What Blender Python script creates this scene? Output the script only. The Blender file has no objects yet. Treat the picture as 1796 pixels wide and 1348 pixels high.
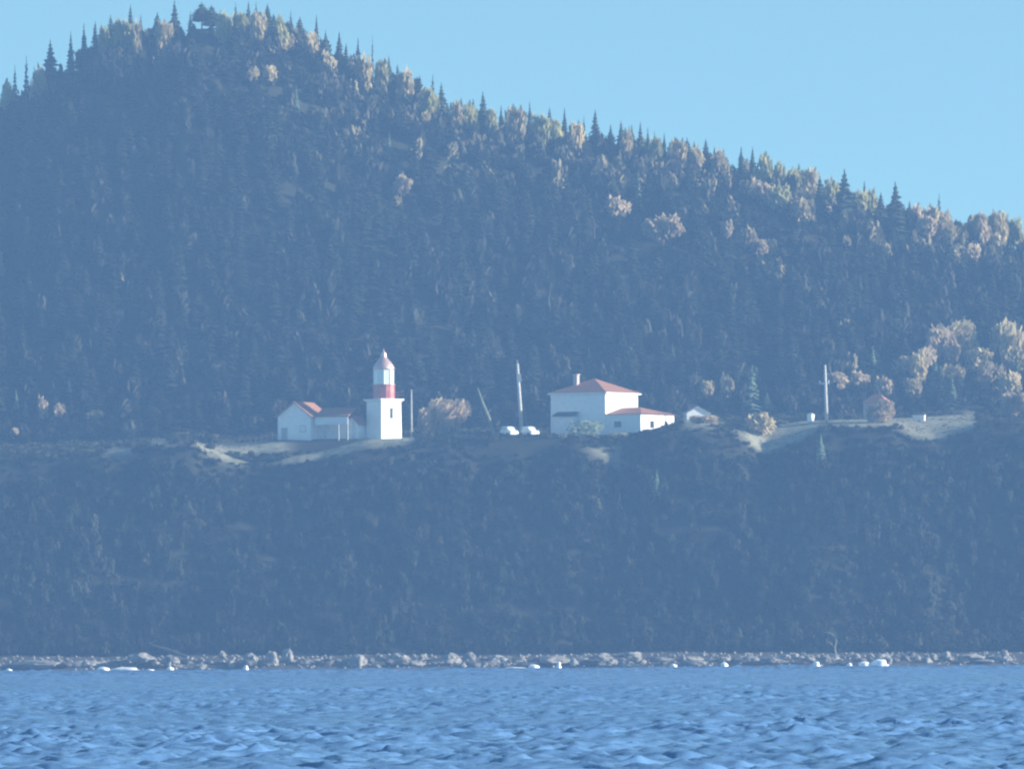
import bpy, math, random
import numpy as np
from mathutils import Vector, Matrix, noise as mnoise

random.seed(7); rng = np.random.default_rng(11)
SC = bpy.context.scene
COL = SC.collection
R = math.radians

# ------------------------------------------------------------------ camera
F = 15600.0; W0, H0 = 1796, 1348
CAM = Vector((0, 0, 3.0))
cd = bpy.data.cameras.new('camera'); cam = bpy.data.objects.new('camera', cd); COL.objects.link(cam)
CM = Matrix.Translation(CAM) @ Matrix.Rotation(R(90 + 1.686), 4, 'X') @ Matrix.Rotation(R(-0.32), 4, 'Z')
cam.matrix_world = CM
cd.sensor_width = 36; cd.lens = 36 * F / W0; cd.clip_start = 1; cd.clip_end = 6000
SC.camera = cam
R3 = CM.to_3x3()
def at(px, py, Y):
    d = R3 @ Vector(((px - W0 / 2) / F, -(py - H0 / 2) / F, -1))
    return CAM + d * (Y / d.y)
R3i = np.array(R3.inverted())
def project(p):                                   # world (n,3) -> pixels
    q = (p - np.array(CAM)) @ R3i.T
    return W0 / 2 - F * q[:, 0] / q[:, 2], H0 / 2 + F * q[:, 1] / q[:, 2]

# ------------------------------------------------------------------ world, sun
SUN_A, SUN_E = -5.0, 15.0                         # azimuth from +X towards +Y, elevation
w = bpy.data.worlds.new('World'); SC.world = w; w.use_nodes = True
nt = w.node_tree; nt.nodes.clear()
out = nt.nodes.new('ShaderNodeOutputWorld'); bg = nt.nodes.new('ShaderNodeBackground')
sky = nt.nodes.new('ShaderNodeTexSky'); sky.sky_type = 'NISHITA'; sky.sun_disc = False
sky.sun_elevation = R(SUN_E); sky.sun_rotation = R(90 - SUN_A)
sky.air_density = 1.0; sky.dust_density = 0.2; sky.ozone_density = 2.0
tc = nt.nodes.new('ShaderNodeTexCoord'); ad = nt.nodes.new('ShaderNodeVectorMath'); ad.operation = 'MULTIPLY_ADD'
ad.inputs[1].default_value = (1, 1, 1.8); ad.inputs[2].default_value = (0, 0, 0.12)   # clear autumn air: the horizon takes the colour of the sky higher up
nm = nt.nodes.new('ShaderNodeVectorMath'); nm.operation = 'NORMALIZE'
tint = nt.nodes.new('ShaderNodeMix'); tint.data_type = 'RGBA'; tint.blend_type = 'MULTIPLY'; tint.inputs['Factor'].default_value = 1
tint.inputs['B'].default_value = (.85, 1.02, .86, 1)
nt.links.new(tc.outputs['Generated'], ad.inputs[0]); nt.links.new(ad.outputs[0], nm.inputs[0]); nt.links.new(nm.outputs[0], sky.inputs[0])
nt.links.new(sky.outputs[0], tint.inputs['A']); nt.links.new(tint.outputs['Result'], bg.inputs[0]); nt.links.new(bg.outputs[0], out.inputs[0])
bg.inputs[1].default_value = 0.11
sl = bpy.data.lights.new('sun', 'SUN'); sl.energy = 5.0; sl.angle = R(0.5); sl.color = (1, 0.93, 0.80)
so = bpy.data.objects.new('sun', sl); COL.objects.link(so)
S = Vector((math.cos(R(SUN_E)) * math.cos(R(SUN_A)), math.cos(R(SUN_E)) * math.sin(R(SUN_A)), math.sin(R(SUN_E))))
so.rotation_euler = S.to_track_quat('Z', 'Y').to_euler(); so.location = (150, 1200, 160)
SC.view_settings.view_transform = 'Standard'; SC.view_settings.look = 'None'
SC.view_settings.exposure = 1.22; SC.view_settings.gamma = 1
SC.cycles.filter_width = 2.3                      # soft long-zoom phone optics
SC.cycles.max_bounces = 6; SC.cycles.volume_bounces = 1

# ------------------------------------------------------------------ materials
def mat(name, col, rough=0.8, metal=0.0, var=0.0, scale=3.0, col2=None, attr=None, spec=0.3, rand=0.0, bump=0.0, trans=0.0, coat=0.0):
    m = bpy.data.materials.new(name); m.use_nodes = True
    t = m.node_tree; b = t.nodes['Principled BSDF']
    b.inputs['Roughness'].default_value = rough; b.inputs['Metallic'].default_value = metal
    b.inputs['Specular IOR Level'].default_value = spec
    c2 = col2 or tuple(max(0, c * (1 - var)) for c in col)
    g = t.nodes.new('ShaderNodeTexCoord'); n = t.nodes.new('ShaderNodeTexNoise')
    n.inputs['Scale'].default_value = scale; n.inputs['Detail'].default_value = 5
    t.links.new(g.outputs['Object'], n.inputs['Vector'])
    mx = t.nodes.new('ShaderNodeMix'); mx.data_type = 'RGBA'
    rp = t.nodes.new('ShaderNodeValToRGB'); rp.color_ramp.elements[0].position = .35; rp.color_ramp.elements[1].position = .65
    t.links.new(n.outputs['Fac'], rp.inputs[0]); t.links.new(rp.outputs[0], mx.inputs['Factor'])
    mx.inputs['A'].default_value = (*col, 1); mx.inputs['B'].default_value = (*c2, 1)
    last = mx.outputs['Result']
    if attr:
        a = t.nodes.new('ShaderNodeVertexColor'); a.layer_name = attr
        mm = t.nodes.new('ShaderNodeMix'); mm.data_type = 'RGBA'; mm.blend_type = 'MULTIPLY'; mm.inputs['Factor'].default_value = 1
        t.links.new(last, mm.inputs['A']); t.links.new(a.outputs[0], mm.inputs['B']); last = mm.outputs['Result']
    if rand:
        oi = t.nodes.new('ShaderNodeObjectInfo'); hs = t.nodes.new('ShaderNodeHueSaturation')
        mr = t.nodes.new('ShaderNodeMapRange'); mr.inputs['To Min'].default_value = 1 - rand; mr.inputs['To Max'].default_value = 1 + rand
        t.links.new(oi.outputs['Random'], mr.inputs['Value']); t.links.new(mr.outputs[0], hs.inputs['Value'])
        t.links.new(last, hs.inputs['Color']); last = hs.outputs[0]
    t.links.new(last, b.inputs['Base Color'])
    if coat: b.inputs['Coat Weight'].default_value = coat; b.inputs['Coat Roughness'].default_value = .33
    if trans:                                         # thin leaves let part of the sun through
        tb = t.nodes.new('ShaderNodeBsdfTranslucent'); ms = t.nodes.new('ShaderNodeMixShader'); ms.inputs[0].default_value = trans
        t.links.new(last, tb.inputs[0]); t.links.new(b.outputs[0], ms.inputs[1]); t.links.new(tb.outputs[0], ms.inputs[2])
        t.links.new(ms.outputs[0], t.nodes['Material Output'].inputs[0])
    if bump:
        bp = t.nodes.new('ShaderNodeBump'); bp.inputs['Strength'].default_value = bump
        t.links.new(n.outputs['Fac'], bp.inputs['Height']); t.links.new(bp.outputs[0], b.inputs['Normal'])
    return m
M = {
 'white': mat('white_paint', (.87, .88, .88), .55, var=.08, scale=1.5),
 'white2': mat('weathered_white_boards', (.81, .82, .83), .7, var=.10, scale=2.0),
 'red': mat('red_roof_shingles', (.36, .165, .105), .8, var=.25, scale=4),
 'redmetal': mat('red_gloss_paint', (.40, .09, .08), .42, metal=.35, var=.15, scale=3, spec=.9, coat=.8),
 'cap': mat('glossy_red_cap', (.74, .47, .42), .46, metal=.6, var=.15, scale=3, spec=.9, coat=1.0),
 'railing': mat('dull_red_iron', (.16, .06, .055), .6, var=.2),
 'dark': mat('dark_glazing', (.03, .035, .04), .15, spec=.5),
 'glass': mat('lantern_glass', (.70, .75, .74), .08, spec=.8, var=.1),
 'trim': mat('grey_trim', (.42, .43, .44), .6, var=.1),
 'slate': mat('dark_porch_shingles', (.06, .07, .09), .8, var=.2),
 'wood': mat('weathered_wood', (.38, .36, .33), .85, var=.3, scale=5),
 'polewood': mat('grey_pole_wood', (.50, .49, .47), .8, var=.2, scale=2),
 'brick': mat('pale_brick', (.55, .42, .38), .85, var=.25, scale=6),
 'tyre': mat('black_rubber', (.02, .02, .02), .8, var=.2),
 'carpaint': mat('white_car_paint', (.85, .85, .86), .42, spec=.9, var=.02, coat=1.0),
 'chrome': mat('headlight_lens', (.75, .77, .8), .1, metal=.6, var=.05),
 'bark': mat('tree_bark', (.13, .10, .08), .9, var=.3, scale=4),
 'drift': mat('grey_brown_driftwood', (.20, .18, .16), .9, var=.3, scale=3),
 'palebark': mat('pale_bare_bark', (.20, .215, .165), .9, var=.3, scale=2),
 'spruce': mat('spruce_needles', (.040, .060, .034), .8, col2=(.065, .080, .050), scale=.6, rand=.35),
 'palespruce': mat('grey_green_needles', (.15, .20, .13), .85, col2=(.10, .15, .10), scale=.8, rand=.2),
 'tan': mat('tan_autumn_leaves', (.58, .48, .28), .85, col2=(.34, .285, .18), scale=.7, rand=.18, trans=.42),
 'rust': mat('pinkish_autumn_leaves', (.58, .46, .31), .85, col2=(.34, .275, .20), scale=.7, rand=.15, trans=.42),
 'gold': mat('yellowing_leaves', (.50, .46, .22), .85, col2=(.26, .26, .13), scale=.7, rand=.15, trans=.42),
 'hedge': mat('pale_hedge_leaves', (.30, .36, .26), .85, var=.25, scale=2),
 'forest': mat('forest_leaves', (1, 1, 1), .85, var=.25, scale=.5, attr='tone', trans=.2),
 'scrub': mat('scrub_leaves', (1, 1, 1), .9, var=.25, scale=.5, attr='tone', trans=.05, spec=.1),
 'rock': mat('shore_rock', (.27, .26, .24), .85, col2=(.13, .125, .12), scale=1.6, rand=.25, bump=.6),
 'palerock': mat('pale_shore_rock', (.32, .295, .26), .85, col2=(.17, .16, .145), scale=1.6, rand=.12, bump=.6),
 'darkrock': mat('dark_wet_rock', (.07, .07, .075), .6, col2=(.12, .11, .11), scale=1.6, rand=.2, bump=.6),
 'foam': mat('sea_foam', (.92, .93, .93), .7, var=.05, scale=3),
}

# ------------------------------------------------------------------ object helpers
def mesh_from(name, V, Fc, m=None, smooth=False):
    me = bpy.data.meshes.new(name)
    me.from_pydata([tuple(v) for v in V], [], Fc); me.validate(); me.update()
    if m: me.materials.append(m)
    if smooth: me.shade_smooth()
    return me
def link(name, data, parent=None, loc=None):
    o = bpy.data.objects.new(name, data); COL.objects.link(o)
    if parent: o.parent = parent
    if loc is not None: o.location = loc
    return o
def tag(o, label, cat, group=None, kind=None):
    o['label'] = label; o['category'] = cat
    if group: o['group'] = group
    if kind: o['kind'] = kind
    return o
def thing(name, label, cat, loc, rz=0, group=None):
    o = link(name, None, loc=loc); o.rotation_euler.z = rz; o.empty_display_size = .5
    return tag(o, label, cat, group)
class MB:
    def __init__(s): s.V = []; s.F = []
    def add(s, V, Fc):
        k = len(s.V); s.V += [tuple(v) for v in V]; s.F += [tuple(i + k for i in f) for f in Fc]; return s
    def box(s, x0, x1, y0, y1, z0, z1, M4=None):
        V = [Vector((x, y, z)) for z in (z0, z1) for x, y in ((x0, y0), (x1, y0), (x1, y1), (x0, y1))]
        if M4: V = [M4 @ v for v in V]
        return s.add(V, [(3, 2, 1, 0), (4, 5, 6, 7), (0, 1, 5, 4), (1, 2, 6, 5), (2, 3, 7, 6), (3, 0, 4, 7)])
    def rings(s, rings, cap=True):               # list of rings of equal length
        n = len(rings[0]); V = [v for r in rings for v in r]; Fc = []
        for i in range(len(rings) - 1):
            for j in range(n):
                a, b = i * n + j, i * n + (j + 1) % n
                Fc.append((a, b, b + n, a + n))
        if cap: Fc += [tuple(range(n))[::-1], tuple(range((len(rings) - 1) * n, len(rings) * n))]
        return s.add(V, Fc)
    def lathe(s, prof, n=16, c=(0, 0), ph=0.0):
        return s.rings([[(c[0] + r * math.cos(ph + 2 * math.pi * j / n), c[1] + r * math.sin(ph + 2 * math.pi * j / n), z) for j in range(n)] for r, z in prof])
    def tube(s, pts, rad, n=6):
        pts = [Vector(p) for p in pts]; rs = []
        for i, p in enumerate(pts):
            t = (pts[min(i + 1, len(pts) - 1)] - pts[max(i - 1, 0)]).normalized()
            u = t.orthogonal().normalized() if abs(t.z) < .99 else Vector((1, 0, 0)); v = t.cross(u)
            r = rad[i] if isinstance(rad, (list, tuple)) else rad
            rs.append([p + (u * math.cos(a) + v * math.sin(a)) * r for a in [2 * math.pi * k / n for k in range(n)]])
        return s.rings(rs)
    def build(s, name, m, parent=None, loc=None, smooth=False):
        return link(name, mesh_from(name, s.V, s.F, m, smooth), parent, loc)
def slab_roof(mb, top, bot_off=.14):              # closes a list of roof polygons into solids of some thickness
    for poly in top:
        n = len(poly); lo = [(x, y, z - bot_off) for x, y, z in poly]
        mb.add(list(poly) + lo, [tuple(range(n)), tuple(range(n, 2 * n))[::-1]] + [(j, j + n, (j + 1) % n + n, (j + 1) % n) for j in range(n)])
def bevel(o, wd=.04, seg=2):
    m = o.modifiers.new('edge', 'BEVEL'); m.width = wd; m.segments = seg; m.limit_method = 'ANGLE'; return o

# ------------------------------------------------------------------ terrain
SKY = [(-700, 560), (-300, 330), (0, 162), (60, 132), (100, 112), (130, 88), (160, 64), (185, 44), (250, 44), (290, 40), (318, 36), (330, 3), (374, 3), (386, 22), (415, 18), (440, 15), (500, 28),
       (540, 55), (585, 80), (610, 96), (650, 107), (720, 135), (790, 175), (820, 190), (870, 200), (950, 205), (1000, 222), (1080, 230),
       (1150, 240), (1200, 252), (1270, 268), (1340, 284), (1400, 296), (1440, 316), (1500, 330), (1560, 350), (1620, 363), (1680, 378), (1796, 398), (2200, 470), (2900, 560)]
EDGE = [(-700, 860), (0, 806), (190, 796), (240, 789), (265, 775), (300, 772), (340, 774), (360, 788), (400, 801), (445, 813), (500, 804), (560, 799), (640, 777),
        (700, 771), (900, 769), (1000, 768), (1060, 772), (1100, 768), (1180, 748), (1240, 744), (1300, 762), (1345, 786), (1380, 776), (1440, 751), (1560, 747),
        (1600, 760), (1640, 763), (1715, 747), (1796, 745), (2600, 740)]
PLAT = [(-700, 820), (0, 795), (200, 788), (300, 775), (345, 776), (400, 782), (480, 772), (640, 768), (900, 767), (1000, 765), (1100, 758), (1180, 744), (1240, 739),
        (1330, 746), (1420, 741), (1560, 739), (1720, 738), (1796, 737), (2600, 730)]
def curve_z(tab, xs, Y, dz=0.0):
    P = [at(px, py, Y) for px, py in tab]
    return np.interp(xs, [p.x for p in P], [p.z for p in P]) + dz
YE, YP, YR = 1255.0, 1268.0, 1420.0
xs = np.concatenate([np.arange(-220, -100, 4.0), np.arange(-100, 100, .8), np.arange(100, 221, 4.0)])
ys = np.concatenate([np.arange(1185, 1240, 1.6), np.arange(1240, 1306, .7), np.arange(1306, 1440, 2.0), np.arange(1440, 1741, 10.0)])
zE, zP, zR = curve_z(EDGE, xs, YE), curve_z(PLAT, xs, YP), curve_z(SKY, xs, YR, -4.2)
zP = np.maximum(zP, zE - 1.2)
H = np.zeros((len(xs), len(ys)))
for i, x in enumerate(xs):
    wob = 2.2 * math.sin(x * .11) + 1.5 * math.sin(x * .29 + 1)
    K = [1150, 1196.5 + wob * .3, 1203 + wob * .4, 1210, 1216, 1222 + wob * .5, 1240, YE - 3, YE, YP, 1302, 1320, 1395, YR, 1432, 1500, 1760]
    e = zE[i]; base = zP[i] + 1.8
    Z = [-9, -1.0, .55, 1.6, 2.2, 5.5, e * .62, e * .95, e, max(zP[i], e + .1), base, base + (zR[i] - base) * .12, base + (zR[i] - base) * .86, zR[i], zR[i] + .6, zR[i] - 14, zR[i] - 40]
    H[i] = np.interp(ys, K, Z)
for i, x in enumerate(xs):
    for j, y in enumerate(ys):
        flat = 1252 < y < 1300
        a = .12 if flat else (.25 if y < 1216 else 1.3)
        g = mnoise.noise((x * .07, y * .05, 0)) * a + mnoise.noise((x * .25, y * .25, 3)) * a * .4
        if 1218 < y < 1252: g += 1.6 * mnoise.noise((x * .16, y * .02, 9))
        if y > 1412: g *= .4
        H[i, j] += g
def ground(x, y):
    i = min(max(np.searchsorted(xs, x) - 1, 0), len(xs) - 2); j = min(max(np.searchsorted(ys, y) - 1, 0), len(ys) - 2)
    u = (x - xs[i]) / (xs[i + 1] - xs[i]); v = (y - ys[j]) / (ys[j + 1] - ys[j])
    return float((H[i, j] * (1 - u) + H[i + 1, j] * u) * (1 - v) + (H[i, j + 1] * (1 - u) + H[i + 1, j + 1] * u) * v)
nx, ny = len(xs), len(ys)
GX, GY = np.meshgrid(xs, ys, indexing='ij')
TV = np.stack([GX.ravel(), GY.ravel(), H.ravel()], 1)
idx = np.arange(nx * ny).reshape(nx, ny)
TF = np.stack([idx[:-1, :-1].ravel(), idx[1:, :-1].ravel(), idx[1:, 1:].ravel(), idx[:-1, 1:].ravel()], 1)
me = bpy.data.meshes.new('hillside'); me.from_pydata(TV.tolist(), [], TF.tolist()); me.update(); me.shade_smooth()
# dry grass mask: pale banks of cut grass along the lip and on the terrace
GRASS = [[(187, 797), (203, 783), (236, 784), (243, 795), (215, 801)], [(258, 778), (275, 766), (302, 769), (305, 779), (280, 780)],
         [(338, 770), (354, 773), (374, 789), (434, 809), (438, 815), (400, 808), (365, 796), (345, 784)], [(372, 777), (508, 774), (508, 794), (383, 798)],
         [(462, 817), (500, 803), (560, 793), (640, 772), (650, 779), (590, 800), (545, 808), (500, 812)], [(645, 768), (735, 766), (740, 776), (640, 786)],
         [(1034, 785), (1060, 780), (1102, 811), (1096, 819), (1070, 806), (1045, 796)], [(1295, 758), (1345, 748), (1432, 736), (1442, 750), (1370, 786), (1340, 797), (1310, 776)],
         [(1455, 736), (1560, 733), (1590, 733), (1718, 725), (1720, 746), (1640, 772), (1600, 766), (1580, 748), (1460, 748)], [(1195, 733), (1265, 733), (1270, 748), (1200, 748)]]
PX, PY = project(TV)
msk = np.zeros(len(TV))
for poly in GRASS:
    ins = np.zeros(len(TV), bool); n = len(poly)
    for k in range(n):
        (x1, y1), (x2, y2) = poly[k], poly[(k + 1) % n]
        if y1 != y2:
            ins ^= ((y1 > PY) != (y2 > PY)) & (PX < (x2 - x1) * (PY - y1) / (y2 - y1) + x1)
    msk[ins & (TV[:, 1] > 1240) & (TV[:, 1] < 1312)] = 1
gm_raw = msk.reshape(nx, ny).copy(); sm = gm_raw.copy()
for _ in range(2):                                    # grass thins out towards the edge of each bank
    q = np.pad(sm, 1, mode='edge'); sm = sum(q[a:a + nx, b:b + ny] for a in range(3) for b in range(3)) / 9
jit_ = np.array([mnoise.noise((p[0] * .9, p[1] * .9, 4)) for p in TV]).reshape(nx, ny)
msk = np.clip(sm * (1 + .8 * jit_) , 0, 1).ravel()
ca = me.attributes.new('grass', 'FLOAT', 'POINT'); ca.data.foreach_set('value', msk)
def ground_mat():
    m = bpy.data.materials.new('hill_ground'); m.use_nodes = True; t = m.node_tree; b = t.nodes['Principled BSDF']
    b.inputs['Roughness'].default_value = .95; b.inputs['Specular IOR Level'].default_value = .1
    a = t.nodes.new('ShaderNodeAttribute'); a.attribute_name = 'grass'
    g = t.nodes.new('ShaderNodeTexCoord'); n = t.nodes.new('ShaderNodeTexNoise'); n.inputs['Scale'].default_value = 1.3; n.inputs['Detail'].default_value = 8; n.inputs['Roughness'].default_value = .75
    t.links.new(g.outputs['Object'], n.inputs['Vector'])
    def mix(f, A, B):
        mx = t.nodes.new('ShaderNodeMix'); mx.data_type = 'RGBA'
        for s, v in (('A', A), ('B', B)):
            if isinstance(v, tuple): mx.inputs[s].default_value = (*v, 1)
            else: t.links.new(v, mx.inputs[s])
        t.links.new(f, mx.inputs['Factor']); return mx.outputs['Result']
    fl = mix(n.outputs['Fac'], (.022, .025, .018), (.05, .048, .034))
    gr = mix(n.outputs['Fac'], (.085, .09, .06), (.52, .49, .36))
    sx = t.nodes.new('ShaderNodeSeparateXYZ'); t.links.new(g.outputs['Object'], sx.inputs[0])
    mr = t.nodes.new('ShaderNodeMapRange'); mr.inputs['From Min'].default_value = 2.6; mr.inputs['From Max'].default_value = 1.9
    t.links.new(sx.outputs['Z'], mr.inputs['Value'])
    be = mix(n.outputs['Fac'], (.045, .042, .04), (.14, .13, .115))
    c = mix(mr.outputs[0], fl, be); c = mix(a.outputs['Fac'], c, gr)
    t.links.new(c, b.inputs['Base Color'])
    bp = t.nodes.new('ShaderNodeBump'); bp.inputs['Strength'].default_value = .5; bp.inputs['Distance'].default_value = .3
    t.links.new(n.outputs['Fac'], bp.inputs['Height']); t.links.new(bp.outputs[0], b.inputs['Normal'])
    return m
me.materials.append(ground_mat())
hill = link('hillside', me); hill['kind'] = 'structure'
hill['label'] = 'steep hill and sea cliff with a grassy terrace halfway up'

# ------------------------------------------------------------------ water
nW = 120
lam = np.exp(rng.uniform(math.log(.48), math.log(3.2), nW)); kk = 2 * math.pi / lam
th = rng.normal(-math.pi / 2 + 0.1, .68, nW); amp = .0090 * lam ** .95 * rng.uniform(.5, 1.3, nW) * np.where(lam > 4, .6, 1)
ph = rng.uniform(0, 2 * math.pi, nW)
def wave(X, Y):
    z = np.zeros_like(X); dx = np.zeros_like(X); dy = np.zeros_like(X)
    for k, t, a, p in zip(kk, th, amp, ph):
        q = k * (X * math.cos(t) + Y * math.sin(t)) + p
        z += a * np.cos(q); s = a * np.sin(q) * .8; dx -= s * math.cos(t); dy -= s * math.sin(t)
    grp = 1.0 + .22 * np.sin(X * .13 + .7 * np.sin(Y * .05)) * np.sin(Y * .041 + .5 * np.sin(X * .08))
    return z * grp, dx * grp, dy * grp
WV, WF, off = [], [], 0
for (x0, x1, dxs, y0, y1, dys) in ((-300, 300, 12, -12, 185, 12), (-24, 24, .15, 184.5, 330, .16), (-42, 42, .3, 329.5, 620, .32), (-90, 90, .9, 619, 1207, .9),
                                   (-300, -24, 12, 184, 331, 12), (24, 300, 12, 184, 331, 12), (-300, -42, 12, 330, 621, 12), (42, 300, 12, 330, 621, 12),
                                   (-300, -90, 10, 619, 1208, 12), (90, 300, 10, 619, 1208, 12)):
    gx = np.linspace(x0, x1, max(2, int((x1 - x0) / dxs))); gy = np.linspace(y0, y1, max(2, int((y1 - y0) / dys)))
    X, Y = np.meshgrid(gx, gy, indexing='ij')
    z, dx, dy = wave(X, Y) if dxs < 2 else (np.full_like(X, -.12), 0 * X, 0 * X)
    WV.append(np.stack([(X + dx).ravel(), (Y + dy).ravel(), z.ravel()], 1))
    ii = np.arange(X.size).reshape(X.shape) + off; off += X.size
    WF.append(np.stack([ii[:-1, :-1].ravel(), ii[1:, :-1].ravel(), ii[1:, 1:].ravel(), ii[:-1, 1:].ravel()], 1))
WV = np.concatenate(WV); WF = np.concatenate(WF)
me = bpy.data.meshes.new('sea_water')
me.vertices.add(len(WV)); me.vertices.foreach_set('co', WV.ravel().astype(np.float32))
me.loops.add(WF.size); me.loops.foreach_set('vertex_index', WF.ravel().astype(np.int32))
me.polygons.add(len(WF)); me.polygons.foreach_set('loop_start', np.arange(0, WF.size, 4, dtype=np.int32))
me.update(calc_edges=True); me.validate(); me.shade_smooth()
def water_mat():
    m = bpy.data.materials.new('sea_water'); m.use_nodes = True; t = m.node_tree; b = t.nodes['Principled BSDF']
    b.inputs['Base Color'].default_value = (.115, .24, .46, 1); b.inputs['Roughness'].default_value = .10  # base blue raised to stand in for the bright sky's reflection
    b.inputs['IOR'].default_value = 1.333; b.inputs['Specular IOR Level'].default_value = .5
    g = t.nodes.new('ShaderNodeTexCoord'); n = t.nodes.new('ShaderNodeTexNoise'); n.inputs['Scale'].default_value = 4.5; n.inputs['Detail'].default_value = 4
    mp = t.nodes.new('ShaderNodeMapping'); mp.inputs['Scale'].default_value = (.6, 1.4, 1)
    t.links.new(g.outputs['Object'], mp.inputs[0]); t.links.new(mp.outputs[0], n.inputs['Vector'])
    bp = t.nodes.new('ShaderNodeBump'); bp.inputs['Strength'].default_value = .5; bp.inputs['Distance'].default_value = .06
    t.links.new(n.outputs['Fac'], bp.inputs['Height']); t.links.new(bp.outputs[0], b.inputs['Normal'])
    return m
me.materials.append(water_mat())
sea = link('water', me); sea['kind'] = 'structure'; sea['label'] = 'choppy blue sea water in front of the shore'

# ------------------------------------------------------------------ trees
def conifer_mesh(name, seed, tiers=16, boughs=8, sparse=0.0, shape=1.0, m=None, bare=.06, jit=.012):
    r = random.Random(seed); V, Fc = [], []          # unit tree: height 1, widest radius 1 (scaled by the thing)
    for i in range(tiers):
        f = i / (tiers - 1); z0 = bare + (1 - bare) * f * .97
        rad = (1 - f) ** shape * (.82 + .3 * r.random()) + .03
        for k in range(boughs if f < .85 else boughs - 2):
            if r.random() < sparse: continue
            z = z0 + r.uniform(-jit, jit)
            a = 2 * math.pi * (k + r.random() * .8) / boughs; rr = rad * r.uniform(.65, 1.15)
            dr = r.uniform(.02, .075) * (1.2 - f); wd = rr * r.uniform(.28, .5) + .03
            ca, sa = math.cos(a), math.sin(a); b = len(V)
            V += [(0, 0, z + .035), (ca * rr * .55 - sa * wd, sa * rr * .55 + ca * wd, z - dr * .4), (ca * rr, sa * rr, z - dr), (ca * rr * .55 + sa * wd, sa * rr * .55 - ca * wd, z - dr * .4),
                  (ca * rr * .5, sa * rr * .5, z - dr - .035)]
            Fc += [(b, b + 1, b + 2), (b, b + 2, b + 3), (b + 1, b + 4, b + 2), (b + 4, b + 3, b + 2)]
    b = len(V)                                        # leader tip
    V += [(.05, 0, .93), (-.03, .05, .93), (-.03, -.05, .93), (0, 0, 1.0)]; Fc += [(b, b + 1, b + 3), (b + 1, b + 2, b + 3), (b + 2, b, b + 3)]
    return mesh_from(name, V, Fc, m)
def leafy_mesh(name, seed, n=260, size=.085, m=None, z0=.22, squash=1.0):
    r = random.Random(seed); V, Fc = [], []            # unit crown: height 1, radius 1
    lobes = [(r.uniform(-.45, .45), r.uniform(-.45, .45), r.uniform(z0 + .22, .78), r.uniform(.26, .44)) for _ in range(9)]
    for i in range(n):
        lx, ly, lz, lr = lobes[i % 9]
        while True:
            p = Vector((r.uniform(-1, 1), r.uniform(-1, 1), r.uniform(-1, 1)))
            if .25 < p.length < 1: break
        c = Vector((lx + p.x * lr * 1.25, ly + p.y * lr * 1.25, min(.99, lz + p.z * lr * .75 * squash)))
        u = Vector((r.gauss(0, 1), r.gauss(0, 1), r.gauss(0, .8))).normalized(); v = u.orthogonal().normalized()
        s = size * r.uniform(.6, 1.5); b = len(V)
        for e, f in ((-1, -.6), (.9, -.8), (1.1, .7), (-.7, 1)):
            q = c + u * s * e + v * s * f; V.append((q.x, q.y, q.z * 1.0))
        Fc.append((b, b + 1, b + 2, b + 3))
    return mesh_from(name, V, Fc, m)
def trunk_mesh(name, m, top=.92, r0=.075, limbs=0, seed=1, pts=None):
    r = random.Random(seed); mb = MB()
    mb.tube([(0, 0, -.06), (r.uniform(-.02, .02), 0, top * .5), (0, 0, top)], [r0, r0 * .65, r0 * .15], 6)
    for k in range(limbs):
        a = r.uniform(0, 6.28); z = r.uniform(.2, .5); e = r.uniform(.35, .7)
        mb.tube([(0, 0, z), (math.cos(a) * e * .5, math.sin(a) * e * .5, z + .2), (math.cos(a) * e, math.sin(a) * e, min(.9, z + .42))], [r0 * .5, r0 * .35, r0 * .1], 5)
    return mesh_from(name, mb.V, mb.F, m)
GAPC = conifer_mesh('spruce_crown', 61, 10, 9, .0, .8, M['spruce'], bare=.42)
CON = [conifer_mesh('spruce_crown', 3, 17, 8, .05, .9, M['spruce']), conifer_mesh('spruce_crown', 9, 15, 9, .0, .75, M['spruce']),
       conifer_mesh('spruce_crown', 15, 14, 6, .35, .8, M['spruce']), conifer_mesh('spruce_crown', 22, 18, 7, .18, 1.1, M['spruce'])]
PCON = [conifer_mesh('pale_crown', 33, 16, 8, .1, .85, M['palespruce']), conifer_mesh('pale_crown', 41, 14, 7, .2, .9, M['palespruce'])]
LEAF = {k: [leafy_mesh('leafy_crown', 50 + 7 * i + len(k), 460, .085, M[k]) for i in range(3)] for k in ('tan', 'rust', 'gold')}
BUSH = {k: [leafy_mesh('bushy_crown', 90 + 7 * i, 950, .08, M[k], z0=.02, squash=1.15) for i in range(2)] for k in ('tan', 'rust')}
TRUNK_C = trunk_mesh('spruce_trunk', M['bark'], .95, .07)
TRUNK_D = [trunk_mesh('leafy_trunk', M['bark'], .8, .08, 5, s) for s in (1, 2, 3)]
def plant(name, label, cat, base, h, rad, crown, trunk, group, rz=None, tilt=0):
    o = thing(name, label, cat, base, random.uniform(0, 6.28) if rz is None else rz, group)
    o.scale = (rad, rad, h)
    if tilt: o.rotation_euler.y = tilt; o.rotation_euler.z = 0
    link('trunk', trunk, o); link('crown', crown, o); return o
ORD = ['first', 'second', 'third', 'fourth', 'fifth', 'sixth', 'seventh', 'eighth', 'ninth', 'tenth', 'eleventh', 'twelfth', 'thirteenth', 'fourteenth', 'fifteenth']
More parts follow.
